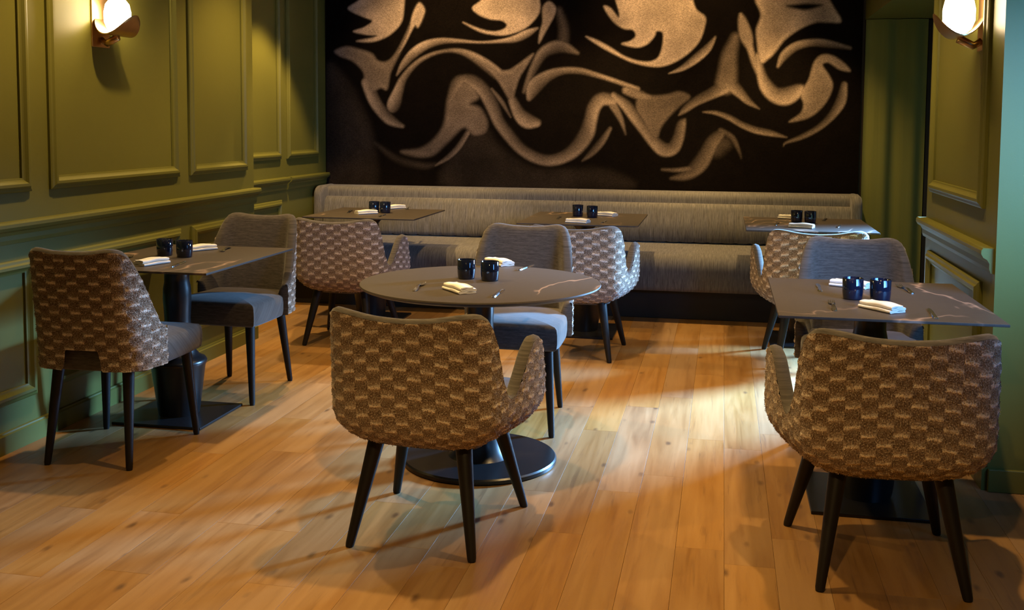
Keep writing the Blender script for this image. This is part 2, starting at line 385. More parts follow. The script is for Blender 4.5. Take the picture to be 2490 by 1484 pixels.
# ------------------------------------------------------------------ mural
def z5(pts): return [(780+p[0]/3.2264, p[1]/3.2264, *[q/3.2264 for q in p[2:]]) for p in pts]
def z6(pts): return [(1400+p[0]/3.0917, p[1]/3.0917, *[q/3.0917 for q in p[2:]]) for p in pts]
def crom(P, n=8, closed=False):
    P = np.array(P, float); out = []; N = len(P)
    for i in range(N if closed else N-1):
        if closed: p0, p1, p2, p3 = P[(i-1) % N], P[i], P[(i+1) % N], P[(i+2) % N]
        else: p0, p1, p2, p3 = P[max(i-1, 0)], P[i], P[i+1], P[min(i+2, N-1)]
        for t in np.linspace(0, 1, n, endpoint=False):
            out.append(.5*((2*p1)+(-p0+p2)*t+(2*p0-5*p1+4*p2-p3)*t*t+(-p0+3*p1-3*p2+p3)*t**3))
    if not closed: out.append(P[-1])
    return np.array(out)
STROKES = [  # (points, brightness, softness px)
 (z5([(370,650,40),(420,780,40),(480,870,38),(550,940,34),(640,985,14)]), .8, 7),
 (z5([(560,860,20),(575,820,45),(610,720,35),(650,620,25),(740,510,18),(850,440,14),(970,405,12),(1080,405,18),(1180,440,28),(1290,510,38),(1380,580,40)]), .72, 6),
 (z5([(1510,790,30),(1560,890,42),(1620,945,50),(1690,960,30)]), .8, 7),
 (z5([(600,590,6),(650,510,22),(730,420,32),(830,355,30),(950,325,22),(1080,325,14),(1250,335,8),(1420,325,14),(1530,305,25),(1620,265,26),(1700,225,8)]), .85, 5),
 (z5([(1870,80,20),(1905,220,35),(1900,350,40)]), .30, 14),
 (z5([(1600,720,12),(1640,620,22),(1690,510,30),(1760,410,38),(1880,370,42),(2010,420,12)]), .62, 8),
 (z5([(1640,770,20),(1680,680,50),(1780,600,38),(1900,560,25),(2030,560,22),(2150,590,18),(2323,645,15),(2480,705,20)]), .75, 6),
 (z5([(1000,800,20),(1060,660,40),(1120,615,30),(1200,640,45),(1290,720,45),(1350,830,45),(1400,950,40),(1480,1060,40),(1570,1160,38),(1680,1230,38),(1800,1255,38),(1920,1220,42),(2010,1150,48),(2080,1050,52),(2110,950,45),(2140,840,45),(2200,775,45),(2290,780,38)]), .66, 8),
 (z5([(900,1295,6),(1000,1230,18),(1080,1150,20),(1150,1040,18)]), .6, 5),
 (z5([(420,1120,12),(600,1250,25),(800,1300,25),(900,1290,10)]), .16, 12),
 (z5([(1340,700,10),(1420,800,16),(1490,920,4)]), .45, 5),
 (z5([(2050,1260,5),(2120,1200,22),(2200,1110,25),(2265,1010,14)]), .48, 6),
 (z6([(700,550,3),(800,510,18),(900,440,28),(990,360,25),(1045,280,8)]), .85, 5),
 (z6([(1240,110,12),(1255,170,35),(1280,270,48),(1310,360,25),(1340,460,22),(1375,570,10)]), .65, 7),
 (z6([(1200,280,30),(1155,420,55),(1140,560,70),(1130,630,75)]), .46, 14),
 (z6([(1110,655,45),(1000,710,36),(900,760,30),(820,820,22),(775,862,5)]), .62, 6),
 (z6([(1170,630,45),(1240,700,32),(1300,760,22),(1380,815,4)]), .58, 6),
 (z6([(1375,420,20),(1400,560,30),(1440,650,45),(1500,710,50),(1580,720,58),(1660,680,42),(1700,650,12)]), .82, 8),
 (z6([(1525,500,10),(1570,420,28),(1650,355,28),(1760,325,25),(1880,330,26),(2060,365,12)]), .7, 6),
 (z6([(2015,640,22),(1990,760,34),(1920,870,26),(1820,960,20),(1700,1025,17),(1580,1070,8),(1560,1095,3)]), .62, 6),
 (z6([(960,840,5),(1050,845,14),(1150,880,18),(1250,935,20),(1350,975,22),(1470,1000,20),(1585,1030,5)]), .66, 5),
 (z6([(290,715,20),(380,790,35),(450,880,38),(520,970,38),(590,1060,40),(660,1120,45),(730,1110,42),(770,1030,36),(790,940,30),(815,900,8)]), .66, 7),
 (z6([(280,790,30),(340,900,18),(375,1010,4)]), .42, 6),
 (z6([(720,1335,10),(830,1310,34),(920,1240,50),(980,1150,48),(1030,1060,44),(1090,1000,30)]), .46, 9),
 (z6([(1090,990,20),(1170,1040,20),(1220,1130,12),(1240,1190,4)]), .40, 7),
 (z6([(1060,1120,60),(1120,1080,50)]), .22, 20),
 (z6([(650,1275,8),(750,1280,14),(860,1270,18)]), .40, 6),
 (z6([(380,680,30),(480,720,30),(560,735,20)]), .5, 7),
]
POLYS = [
 (z5([(215,60),(300,0),(420,-110),(340,-250),(420,-420),(690,-420),(720,-240),(665,-90),(655,40),(635,170),(560,260),(470,310),(380,330),(280,322),(400,298),(440,278),(360,272),(255,247),(340,215),(405,165),(330,130),(250,95)]), .95, 6),
 (z5([(110,400),(200,365),(300,385),(400,420),(440,470),(490,487),(545,465),(600,395),(650,300),(700,190),(725,100),(770,20),(815,70),(805,130),(765,215),(735,205),(690,280),(640,380),(580,500),(545,580),(520,700),(470,690),(400,720),(350,650),(330,560),(250,480),(150,440)]), .55, 8),
 (z5([(690,240),(720,110),(770,20),(815,70),(805,130),(765,215),(735,205),(660,350),(600,440),(640,350)]), .85, 5),
 (z5([(1190,60),(1260,0),(1330,-100),(1260,-240),(1340,-420),(1640,-420),(1760,-260),(1710,-90),(1722,60),(1690,140),(1620,210),(1540,250),(1440,275),(1340,270),(1240,245),(1115,175),(1250,228),(1350,248),(1430,232),(1460,195),(1420,160),(1330,150),(1240,115)]), .95, 6),
 (z5([(1740,60),(1790,10),(1845,60),(1830,130),(1780,220),(1712,340),(1718,250),(1740,170)]), .75, 6),
 (z5([(1230,480),(1350,540),(1460,552),(1540,510),(1665,420),(1640,480),(1570,590),(1535,680),(1515,770),(1520,850),(1480,790),(1400,650),(1330,570)]), .62, 7),
 (z5([(1000,760),(1080,650),(1180,660),(1240,760),(1170,815),(1250,850),(1305,950),(1290,1040),(1200,1060),(1120,1000),(1000,1110),(880,1215),(750,1228),(630,1190),(780,1165),(900,1080),(970,960)]), .55, 12),
 (z6([(290,-90),(230,-230),(330,-420),(640,-420),(760,-260),(850,-110),(900,60),(975,130),(965,220),(930,310),(860,390),(760,460),(650,500),(540,497),(420,467),(300,412),(180,347),(75,275),(150,298),(250,350),(360,420),(470,458),(560,462),(620,430),(650,350),(655,250),(610,235),(590,275),(540,330),(460,357),(345,330),(410,308),(450,270),(430,225),(360,215),(280,160),(210,50),(260,60),(320,130),(325,85),(300,0)]), .95, 6),
 (z6([(1350,-90),(1260,-230),(1340,-420),(1620,-420),(1790,-240),(1850,-110),(1930,40),(1995,160),(1900,168),(1800,170),(1680,220),(1570,300),(1500,390),(1450,440),(1390,470),(1365,330),(1358,220),(1392,110),(1350,0)]), .92, 8),
 (z6([(1790,470),(1850,412),(1930,418),(2010,468),(2065,535),(1980,520),(1900,470),(1855,490),(1900,560),(1932,640),(1900,740),(1830,830),(1740,890),(1605,917),(1690,850),(1712,780),(1690,700),(1750,600)]), .68, 7),
 (z6([(480,690),(560,718),(680,712),(780,688),(860,730),(780,800),(700,880),(640,960),(610,1040),(560,1010),(500,900),(455,815)]), .42, 9),
 (z5([(40,560),(180,600),(300,800),(400,1050),(420,1480),(40,1480)]), .16, 30),
 (z5([(1150,1080),(1300,1020),(1400,1150),(1700,1330),(2200,1330),(2400,1480),(1000,1480)]), .15, 30),
]
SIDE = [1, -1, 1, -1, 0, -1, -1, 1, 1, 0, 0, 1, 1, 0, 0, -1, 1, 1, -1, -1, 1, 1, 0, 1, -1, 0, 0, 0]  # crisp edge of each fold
DARKS = [(z6([(1590,45,4),(1660,50,18),(1740,50,24),(1850,38,5)]), 1.0, 8)]
def vnoise(u, v, f, seed):
    r = np.random.default_rng(seed).random((97, 97)); a, b = u*f, v*f
    ia, ib = np.floor(a).astype(int), np.floor(b).astype(int); fa, fb = a-ia, b-ib
    fa, fb = fa*fa*(3-2*fa), fb*fb*(3-2*fb); g = lambda i, j: r[i % 97, j % 97]
    return (g(ia, ib)*(1-fa)+g(ia+1, ib)*fa)*(1-fb)+(g(ia, ib+1)*(1-fa)+g(ia+1, ib+1)*fa)*fb
def make_mural():
    Y = YB-.014; x0, x1, z0, z1 = XREC+.012, 1.018, .30, CEIL-.01
    # print is traced on the wall plane; wall metres -> trace units through the plane homography
    step = .0072; nx, nz = int((x1-x0)/step)+1, int((z1-z0)/step)+1
    gx, gz = np.meshgrid(np.linspace(x0, x1, nx), np.linspace(z0, z1, nz), indexing='ij')
    P = np.stack([gx, np.full_like(gx, Y), gz], -1)-CP; V = P @ RC.T
    U = (CX+F*V[..., 0]/V[..., 2]).ravel(); T = (CY-F*V[..., 1]/V[..., 2]).ravel()
    I = np.full(U.shape, .012)
    def sm(d, q):
        h = np.clip(.5-d/(1.5*q), 0, 1); return h*h*(3-2*h)
    def segdist(poly, closed):
        Q = poly[:, :2]; B = np.roll(Q, -1, 0) if closed else Q[1:]; A = Q if closed else Q[:-1]
        return A, B
    def stroke_field(pts, soft, side=0):
        c = crom(pts, 7); c[:, 2] *= 1.18 if side else 1.0; mrg = c[:, 2].max()+soft+2
        sel = np.where((U > c[:, 0].min()-mrg) & (U < c[:, 0].max()+mrg) & (T > c[:, 1].min()-mrg) & (T < c[:, 1].max()+mrg))[0]
        u, t = U[sel], T[sel]; best = np.full(u.shape, 1e9); dn = np.zeros(u.shape)
        for a, b in zip(c[:-1], c[1:]):
            d = b[:2]-a[:2]; L2 = d@d+1e-9; h = np.clip(((u-a[0])*d[0]+(t-a[1])*d[1])/L2, 0, 1)
            hw = a[2]+h*(b[2]-a[2]); dist = np.hypot(u-a[0]-h*d[0], t-a[1]-h*d[1])-hw; dn = np.where(dist < best, (d[0]*(t-a[1]-h*d[1])-d[1]*(u-a[0]-h*d[0]))/math.sqrt(L2)/(hw+1), dn); best = np.minimum(best, dist)
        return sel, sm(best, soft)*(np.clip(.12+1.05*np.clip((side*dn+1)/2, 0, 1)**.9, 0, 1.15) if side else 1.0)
    for pts, br, soft in POLYS:
        c = crom(pts, 6, True); mrg = soft+2
        sel = np.where((U > c[:, 0].min()-mrg) & (U < c[:, 0].max()+mrg) & (T > c[:, 1].min()-mrg) & (T < c[:, 1].max()+mrg))[0]
        u, t = U[sel], T[sel]; best = np.full(u.shape, 1e9); ins = np.zeros(u.shape, bool)
        for a, b in zip(c, np.roll(c, -1, 0)):
            d = b-a; L2 = d@d+1e-9; h = np.clip(((u-a[0])*d[0]+(t-a[1])*d[1])/L2, 0, 1)
            best = np.minimum(best, np.hypot(u-a[0]-h*d[0], t-a[1]-h*d[1]))
            cr = ((a[1] > t) != (b[1] > t)); xi = a[0]+(t-a[1])*d[0]/(d[1] if abs(d[1]) > 1e-9 else 1e-9); ins ^= cr & (u < xi)
        f = sm(np.where(ins, -best, best), soft)*br*(.80+.30*np.exp(-best/9.0)); I[sel] = np.maximum(I[sel], f)
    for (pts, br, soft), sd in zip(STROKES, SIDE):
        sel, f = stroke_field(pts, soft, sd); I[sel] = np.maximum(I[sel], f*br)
    for pts, br, soft in DARKS:
        sel, f = stroke_field(pts, soft); I[sel] *= 1-f*br
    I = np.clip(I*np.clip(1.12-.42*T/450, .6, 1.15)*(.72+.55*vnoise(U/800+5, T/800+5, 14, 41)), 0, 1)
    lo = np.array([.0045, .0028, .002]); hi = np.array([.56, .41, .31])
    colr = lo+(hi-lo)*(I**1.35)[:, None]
    mb = MB(); mb.grid(np.stack([gx, np.full_like(gx, Y), gz], -1), flip=False)
    b = len(mb.v); e = .012
    mb.add([(x0, Y, z0), (x1, Y, z0), (x1, Y, z1), (x0, Y, z1), (x0, Y+e, z0), (x1, Y+e, z0), (x1, Y+e, z1), (x0, Y+e, z1)],
           [(0, 4, 5, 1), (1, 5, 6, 2), (2, 6, 7, 3), (3, 7, 4, 0)])
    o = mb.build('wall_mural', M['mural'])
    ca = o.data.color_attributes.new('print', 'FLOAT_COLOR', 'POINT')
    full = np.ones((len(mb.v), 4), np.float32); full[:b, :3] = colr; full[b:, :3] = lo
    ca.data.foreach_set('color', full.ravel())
    return tag(o, 'dark brown wall mural printed with tan swirling smoke-like folds behind the bench', 'mural')
make_mural()

# ------------------------------------------------------------------ curtain
def make_curtain():
    x0, x1, n = 1.035, 1.48, 120; zz = np.linspace(.01, ZSOF-.005, 24)
    t = np.linspace(0, 1, n); P = np.zeros((n, len(zz), 3))
    fold = .016*np.sin(t*2*math.pi*2.2+.6)+.005*np.sin(t*2*math.pi*4.3+1.0)
    for j, z in enumerate(zz):
        P[:, j, 0] = x0+(x1-x0)*t; P[:, j, 1] = YB-.07+fold*(.75+.25*(1-z/ZSOF)); P[:, j, 2] = z
    mb = MB(); mb.grid(P); Q = P.copy(); Q[:, :, 1] += .006; mb.grid(Q, flip=True)
    o = mb.build('curtain', M['curtain'], smooth=True)
    tag(o, 'floor-length dark green curtain with soft folds to the right of the mural', 'curtain')
make_curtain()

# ------------------------------------------------------------------ banquette
def rounded_profile(pts, r, n=6):
    out = []; N = len(pts)
    for i in range(N):
        p0, p1, p2 = [np.array(pts[k % N], float) for k in (i-1, i, i+1)]
        rr = r[i] if hasattr(r, '__len__') else r
        a, b = p0-p1, p2-p1; la, lb = np.linalg.norm(a), np.linalg.norm(b); rr = min(rr, la*.49, lb*.49)
        if rr < 1e-5: out.append(p1); continue
        s, e = p1+a/la*rr, p1+b/lb*rr
        for t in np.linspace(0, 1, n): out.append((1-t)**2*s+2*t*(1-t)*p1+t*t*e)
    return np.array(out)
def extrude_x(prof, xs, uvs=True, chan=None, endround=.012):
    """prof: (y,z) closed loop; extrude along x list, optional channel(x, k)->normal offset"""
    prof = np.asarray(prof); n = len(prof); cen = prof.mean(0)
    tang = np.roll(prof, -1, 0)-np.roll(prof, 1, 0); nor = np.stack([tang[:, 1], -tang[:, 0]], -1); nor /= np.linalg.norm(nor, axis=1)[:, None]+1e-9
    if ((prof-cen)*nor).sum() < 0: nor = -nor
    arc = np.concatenate([[0], np.cumsum(np.linalg.norm(np.diff(np.vstack([prof, prof[:1]]), axis=0), axis=1))])
    P = np.zeros((len(xs), n+1, 3)); UV = np.zeros((len(xs), n+1, 2))
    for i, x in enumerate(xs):
        e = min(x-xs[0], xs[-1]-x); off = -endround*(1-math.sqrt(max(0, 1-(1-min(e/endround, 1))**2))) if endround else 0
        c = chan(x) if chan is not None else 0
        q = prof+nor*(off+(c if np.ndim(c) == 0 else c[:, None]))
        P[i, :n, 1:] = q; P[i, n, 1:] = q[0]; P[i, :, 0] = x; UV[i, :, 0] = x; UV[i, :, 1] = arc
    mb = MB(); mb.grid(P, UV); b = len(mb.v)
    for i in (0, len(xs)-1):
        mb.add(P[i, :n], [tuple(range(n)) if i else tuple(range(n))[::-1]], np.stack([prof[:, 0], prof[:, 1]], -1))
    return mb
def ends(x0, x1, step, er=.012):
    return np.unique(np.concatenate([x0+er*np.array([0, .05, .15, .35, .65, 1]), np.arange(x0+er, x1-er, step), x1-er*np.array([1, .65, .35, .15, .05, 0])]))
def make_banquette():
    bx0, bx1 = -3.285, 1.015; xm = float(aty(1399, 470, 8.1)[0])
    root = empty('banquette', ((bx0+bx1)/2, 7.9, 0), 0, 'long grey upholstered banquette bench along the mural wall', 'bench')
    ox, oy = -root.location[0], -root.location[1]
    def put(mb, name, mat, smooth=True, angle=50, **k):
        mb.v = [(a+ox, b+oy, c) for a, b, c in mb.v]; return mb.build(name, mat, root, smooth=smooth, angle=angle, **k)
    put(MB().box(bx0+.02, bx1-.02, 7.53, YB-.03, .0, .22), 'plinth', M['plinth'], False, None, bevel=.004)
    seat = rounded_profile([(7.40, .215), (7.40, .475), (8.12, .50), (8.14, .215)], [.05, .12, .03, .01], 8)
    lip = rounded_profile([(7.425, .205), (7.425, .27), (7.50, .27), (7.50, .205)], .012, 3)
    for a, b in ((bx0+.06, xm), (xm, bx1-.06)):
        put(extrude_x(seat, ends(a, b, .08, .014), endround=.010), 'seat_cushion', M['bench'])
    back = rounded_profile([(8.00, .50), (7.99, .62), (8.05, .80), (8.16, .80), (8.19, .50)], [.04, .08, .05, .02, .02], 7)
    yfront = back[:, 0] < 8.09
    def chan(x): return np.where(yfront, -.006*(abs(math.cos(math.pi*x/.105))**10), 0)
    for a, b in ((bx0+.07, xm), (xm, bx1-.07)):
        put(extrude_x(back, ends(a, b, .0105, .014), chan=chan, endround=.010), 'back_cushion', M['bench'])
    rail = rounded_profile([(8.12, .30), (8.10, .878), (8.295, .887), (8.295, .30)], [.01, .055, .03, .01], 7)
    for a, b in ((bx0, xm), (xm, bx1)):
        put(extrude_x(rail, ends(a, b, .08, .01), endround=.006), 'back_rail', M['bench'])
    # rounded end wings
    for s, xa, xb in ((0, bx0, bx0+.075), (1, bx1-.075, bx1)):
        prof = rounded_profile([(7.95, .42), (7.97, .845), (8.02, .889), (8.295, .889), (8.295, .42)], [.02, .05, .05, .02, .02], 7)
        put(extrude_x(prof, ends(xa, xb, .02, .03), endround=.03), 'end_wing', M['bench'])
make_banquette()

# ------------------------------------------------------------------ chairs
def resample(pts, s):
    c = crom(pts, 24); d = np.concatenate([[0], np.cumsum(np.linalg.norm(np.diff(c[:, :2], axis=0), axis=1))])
    return np.stack([np.interp(s, d, c[:, k]) for k in range(c.shape[1])], -1), d[-1]
def chair_shell(root, plan, hs, zbot, bowl, lean, thick, arch=None, ru=.0055, rv=.0055, seed=1):
    """outer boucle shell and inner lining. plan: half plan points from back centre; hs: [(s,h)] ; bowl: (k0,zb,zt) or None"""
    _, L = resample(plan, np.array([0.]))
    ns = int(L/ru); s = np.linspace(0, L, ns); q, _ = resample(plan, s)
    S = np.concatenate([-s[::-1][:-1], s]); Q = np.vstack([q[::-1][:-1]*[-1, 1], q])
    T = np.gradient(Q, axis=0); N = np.stack([T[:, 1], -T[:, 0]], -1); N /= np.linalg.norm(N, axis=1)[:, None]
    if N[len(S)//2, 1] > 0: N = -N
    hp = np.array(hs); fine = crom(hp, 12); H = np.interp(np.abs(S), fine[:, 0], fine[:, 1])
    zb = np.full(len(S), zbot)
    if arch:
        a = np.clip((arch[0]-np.abs(S))/.018, 0, 1); a = a*a*(3-2*a); zb = zbot+arch[1]*a
    nv = int((H.max()-zbot+(.18 if bowl else 0))/rv)
    P = np.zeros((len(S), nv, 3)); UV = np.zeros((len(S), nv, 2))
    cen = np.array([0., -.02])
    for i in range(len(S)):
        if bowl:
            k0, zt = bowl; th = np.linspace(0, math.pi/2, 40); kk = k0+(1-k0)*np.sin(th); zz = zt-(zt-zbot)*np.cos(th)
            kk = np.append(kk, 1.0); zz = np.append(zz, max(H[i], zt+.002))
            rr = np.linalg.norm(Q[i]-cen)*kk
            d = np.concatenate([[0], np.cumsum(np.hypot(np.diff(rr), np.diff(zz)))]); a = np.linspace(0, d[-1], nv)
            k, z = np.interp(a, d, kk), np.interp(a, d, zz); vv = a
            xy = cen+(Q[i]-cen)*k[:, None]
        else:
            z = np.linspace(zb[i], H[i], nv); xy = np.repeat(Q[i][None], nv, 0); vv = z
        bk = max(0., -N[i, 1]); xy = xy.copy(); xy[:, 1] -= lean*np.clip(z-.45, 0, None)*bk
        P[i, :, :2] = xy; P[i, :, 2] = z; UV[i, :, 0] = S[i]+5*CW+.5*CW; UV[i, :, 1] = vv
    du = np.gradient(P, axis=0); dv = np.gradient(P, axis=1); NN = np.cross(du, dv); NN /= np.linalg.norm(NN, axis=2)[..., None]+1e-9
    if NN[len(S)//2, nv-3, 1] > 0: NN = -NN; fl = True
    else: fl = False
    u, v = UV[..., 0], UV[..., 1]; c = np.floor(u/CW); fv = (v/CHT+.5*(c % 2)) % 1; fu = (u/CW) % 1
    dash = np.clip(fv/.06, 0, 1)*np.clip((.30-fv)/.08, 0, 1)*np.clip(np.minimum(fu, 1-fu)/.12, 0, 1)
    disp = .0030*dash+.004*(vnoise(u, v, 150, seed)-.5)+.0012*(vnoise(u+3, v, 45, seed+1)-.5)
    PO = P+NN*disp[..., None]
    mb = MB(); mb.grid(PO, UV, flip=fl)
    # loose yarn ends that give the cloth its fuzzy outline
    nf = 5200; rg = np.random.default_rng(seed+5); ii = rg.integers(1, len(S)-1, nf); jj = rg.integers(1, nv-1, nf)
    base = PO[ii, jj]; nn = NN[ii, jj]; tt = du[ii, jj]/np.linalg.norm(du[ii, jj], axis=1)[:, None]; bb = np.cross(nn, tt)
    an = rg.random(nf)*6.28; dr = tt*np.cos(an)[:, None]+bb*np.sin(an)[:, None]; pr = np.cross(nn, dr)
    ln = (.0022+.0030*rg.random(nf))[:, None]; wv = .0009
    a_ = base-pr*wv; b_ = base+pr*wv; c_ = base+nn*ln*.75+dr*ln*.45+pr*wv; d_ = base+nn*ln*.75+dr*ln*.45-pr*wv; e_ = base+nn*ln*.5+dr*ln*1.2
    vs = np.stack([a_, b_, c_, d_, e_], 1).reshape(-1, 3); fs = []
    for q_ in range(nf): o_ = q_*5; fs += [(o_, o_+1, o_+2, o_+3), (o_+3, o_+2, o_+4)]
    uvf = np.repeat(UV[ii, jj], 5, 0); mb.add(vs, fs, uvf)
    mb.build('outer_shell', M['boucle'], root, smooth=True)
    # lining
    top = P[:, -1]; Nt = np.concatenate([N, np.zeros((len(S), 1))], 1); up = np.array([0, 0, 1.])
    rows = [top, top-Nt*.006+up*.009, top-Nt*thick*.45+up*.013, top-Nt*thick*.85+up*.006, top-Nt*thick*1.05-up*.012]
    zlow = .40
    for f in np.linspace(.08, 1, 22):
        r = rows[4].copy(); z0 = r[:, 2].copy(); r[:, 2] = z0+(zlow-z0)*f
        bk = np.clip(-N[:, 1], 0, None); r[:, 1] += lean*(z0-r[:, 2])*bk*.9
        r[:, :2] += -N*(.018*math.sin(f*math.pi*.9)); rows.append(r)
    G = np.stack(rows, 1); st = 3; G = np.concatenate([G[::st], G[-1:]], 0) if (len(S)-1) % st else G[::st]
    Ss = np.concatenate([S[::st], S[-1:]]) if (len(S)-1) % st else S[::st]
    def tip(idx):
        zs = G[idx, :, 2]; o_ = P[idx]; k_ = np.argsort(o_[:, 2]); e_ = G[idx].copy()
        for a in (0, 1): e_[:, a] = np.interp(zs, o_[k_, 2], o_[k_, a])
        e_[0] = G[idx, 0]; f_ = T[idx]/np.linalg.norm(T[idx])*(1 if idx else -1)
        mid = (e_+G[idx])/2; mid[:, :2] += f_*.012; return [mid, e_]
    a0, a1 = tip(0), tip(-1)
    G = np.concatenate([a0[1][None], a0[0][None], G, a1[0][None], a1[1][None]], 0); Ss = np.concatenate([[Ss[0]-.05, Ss[0]-.025], Ss, [Ss[-1]+.025, Ss[-1]+.05]])
    UVg = np.zeros(G.shape[:2]+(2,)); UVg[..., 0] = Ss[:, None]; UVg[..., 1] = G[..., 2]
    mb = MB(); mb.grid(G, UVg, flip=not fl)
    mb.build('inner_lining', M['lining'], root, smooth=True)
def cushion(root, name, outline, z0, z1, crown, mat, r=.03):
    """outline: closed plan loop (x,y)"""
    c = crom(outline, 8, True); cen = c.mean(0); rows = []; n = len(c)
    prof = [(0, 0), (r*.7, 0), (r, r*.3)] ; h = z1-z0
    seq = [(.0, z0), (.94, z0), (.985, z0+.25*r), (1.0, z0+r), (1.0, z1-r), (.985, z1-.3*r), (.95, z1-.02*r), (.8, z1+crown*.45), (.55, z1+crown*.8), (.25, z1+crown*.97), (0.001, z1+crown)]
    P = np.zeros((len(seq), n+1, 3)); UV = np.zeros((len(seq), n+1, 2))
    for i, (k, z) in enumerate(seq):
        q = cen+(c-cen)*max(k, .001); P[i, :n, :2] = q; P[i, n, :2] = q[0]; P[i, :, 2] = z
        UV[i, :, 0] = P[i, :, 0]; UV[i, :, 1] = P[i, :, 1]+P[i, :, 2]
    mb = MB(); mb.grid(P, UV, flip=True); return mb.build(name, mat, root, smooth=True)
def leg(root, top, foot, r0, r1):
    mb = MB(); a, b = np.array(top), np.array(foot); mb.tube([a, a+(b-a)*.5, a+(b-a)*.97, b], [r0, (r0+r1)/2, r1, r1*.85], 16)
    return mb.build('leg', M['leg'], root, smooth=True, angle=60)
def make_armchair():
    root = empty('dining_armchair')
    plan = [(0, -.315), (.11, -.312), (.215, -.295), (.278, -.245), (.308, -.15), (.338, -.02), (.352, .10), (.345, .19)]
    hs = [(0, .782), (.10, .788), (.20, .803), (.26, .802), (.295, .780), (.325, .71), (.355, .60), (.395, .520), (.44, .518), (.49, .575), (.55, .650), (.60, .676), (.65, .662), (.69, .61), (.715, .54), (.78, .50)]
    chair_shell(root, plan, hs, .335, (.42, .475), .10, .045, seed=3)
    cushion(root, 'seat_cushion', [(-.20, -.24), (.20, -.24), (.27, -.10), (.295, .10), (.27, .26), (.12, .295), (-.12, .295), (-.27, .26), (-.295, .10), (-.27, -.10)], .395, .475, .015, M['lining'])
    cushion(root, 'seat_base', [(-.16, -.16), (.16, -.16), (.20, 0), (.22, .2), (.15, .26), (-.15, .26), (-.22, .2), (-.20, 0)], .325, .398, 0, M['lining'], .02)
    for sx in (-1, 1):
        leg(root, (sx*.155, -.165, .345), (sx*.215, -.262, 0), .0285, .0150)
        leg(root, (sx*.175, .165, .345), (sx*.253, .255, 0), .0285, .0150)
    return root
def make_sidechair():
    root = empty('dining_chair')
    plan = [(0, -.275), (.10, -.272), (.18, -.258), (.232, -.215), (.255, -.14), (.264, -.07)]
    hs = [(0, .885), (.08, .888), (.15, .897), (.20, .890), (.23, .858), (.265, .775), (.30, .690), (.34, .612), (.365, .572), (.42, .540)]
    chair_shell(root, plan, hs, .405, None, .16, .042, arch=(.088, .085), seed=11)
    cushion(root, 'seat_cushion', [(-.20, -.225), (.20, -.225), (.238, -.10), (.25, .10), (.245, .25), (.20, .275), (-.20, .275), (-.245, .25), (-.25, .10), (-.238, -.10)], .395, .505, .020, M['lining'], .035)
    for sx in (-1, 1):
        leg(root, (sx*.155, -.195, .40), (sx*.183, -.252, 0), .0245, .0140)
        leg(root, (sx*.195, .215, .40), (sx*.222, .252, 0), .0245, .0140)
    return root
AC = [  # x, y, rot, label
 (-.965, 3.440, -.07, 'woven check armchair in the foreground, backing the camera at the round table'),
 (.515, 3.460, .055, 'woven check armchair in the right foreground, backing the camera at the square table'),
 (-2.360, 6.345, .0, 'woven check armchair at the far left banquette table, nearest the green panelled wall'),
 (-.850, 6.300, .0, 'woven check armchair at the middle banquette table, behind the round table'),
 (.535, 6.390, .03, 'woven check armchair at the far right banquette table, nearest the green curtain')]
first = None
for x, y, r, lab in AC:
    o = make_armchair() if first is None else copy_tree(first)
    first = first or o
    o.location = (x, y, 0); o.rotation_euler = (0, 0, r); tag(o, lab, 'armchair', 'woven check armchairs')
DC = [
 (-2.525, 3.967, .03, 'armless woven check chair with arched back cut-out, left foreground by the green wall'),
 (-2.490, 4.985, math.pi-.04, 'armless charcoal chair facing the camera at the left wall table'),
 (-.955, 4.780, math.pi, 'armless charcoal chair facing the camera across the round table'),
 (.590, 4.560, math.pi+.02, 'armless charcoal chair facing the camera across the right foreground table')]
first2 = None
for x, y, r, lab in DC:
    o = make_sidechair() if first2 is None else copy_tree(first2)
    first2 = first2 or o
    o.location = (x, y, 0); o.rotation_euler = (0, 0, r); tag(o, lab, 'chair', 'armless dining chairs')

# ------------------------------------------------------------------ tables
TH = .755
def pedestal_profile():
    return [(.094, .012), (.098, .03), (.126, .245), (.133, .256), (.134, .268), (.126, .280), (.104, .290), (.086, .312), (.073, .35), (.064, .41), (.060, .47), (.063, .52), (.066, .57), (.064, .62), (.058, .65), (.058, .695), (.068, .712), (.082, .722), (.084, .732)]
def square_table(x0, x1, y0, y1, px, py, label, pw=.45, pd=.50):
    cx, cy = (x0+x1)/2, (y0+y1)/2
    r = empty('square_table', (px, py, 0), 0, label, 'table', 'square pedestal tables')
    MB().box(x0-px, x1-px, y0-py, y1-py, TH-.010, TH).build('tabletop', M['stone'], r, bevel=.0015)
    MB().box(-.13, .13, -.13, .13, TH-.022, TH-.010).build('top_bracket', M['iron'], r, bevel=.002)
    MB().lathe(pedestal_profile(), 40).build('pedestal', M['iron'], r, smooth=True, angle=50)
    MB().box(-pw/2, pw/2, -pd/2, pd/2, 0, .013).build('base_plate', M['iron'], r, bevel=.003)
    return r
square_table(-2.925, -2.19, 4.11, 5.04, -2.545, 4.49, 'square dark stone table against the left green panelled wall', .45, .43)
square_table(.20, .95, 3.68, 4.58, .555, 4.05, 'square dark veined table in the right foreground beside the green pier', .43, .45)
square_table(-2.86, -2.05, 6.74, 7.54, -2.45, 7.0, 'square dark table at the left end of the banquette')
square_table(-1.33, -.53, 6.68, 7.58, -.91, 6.94, 'square dark table at the middle of the banquette')
square_table(.15, .95, 6.62, 7.55, .54, 6.95, 'square dark table at the right end of the banquette')
rx, ry = -.978, 4.16
r = empty('round_table', (rx, ry, 0), 0, 'round dark wood-grain pedestal table in the centre of the room', 'table')
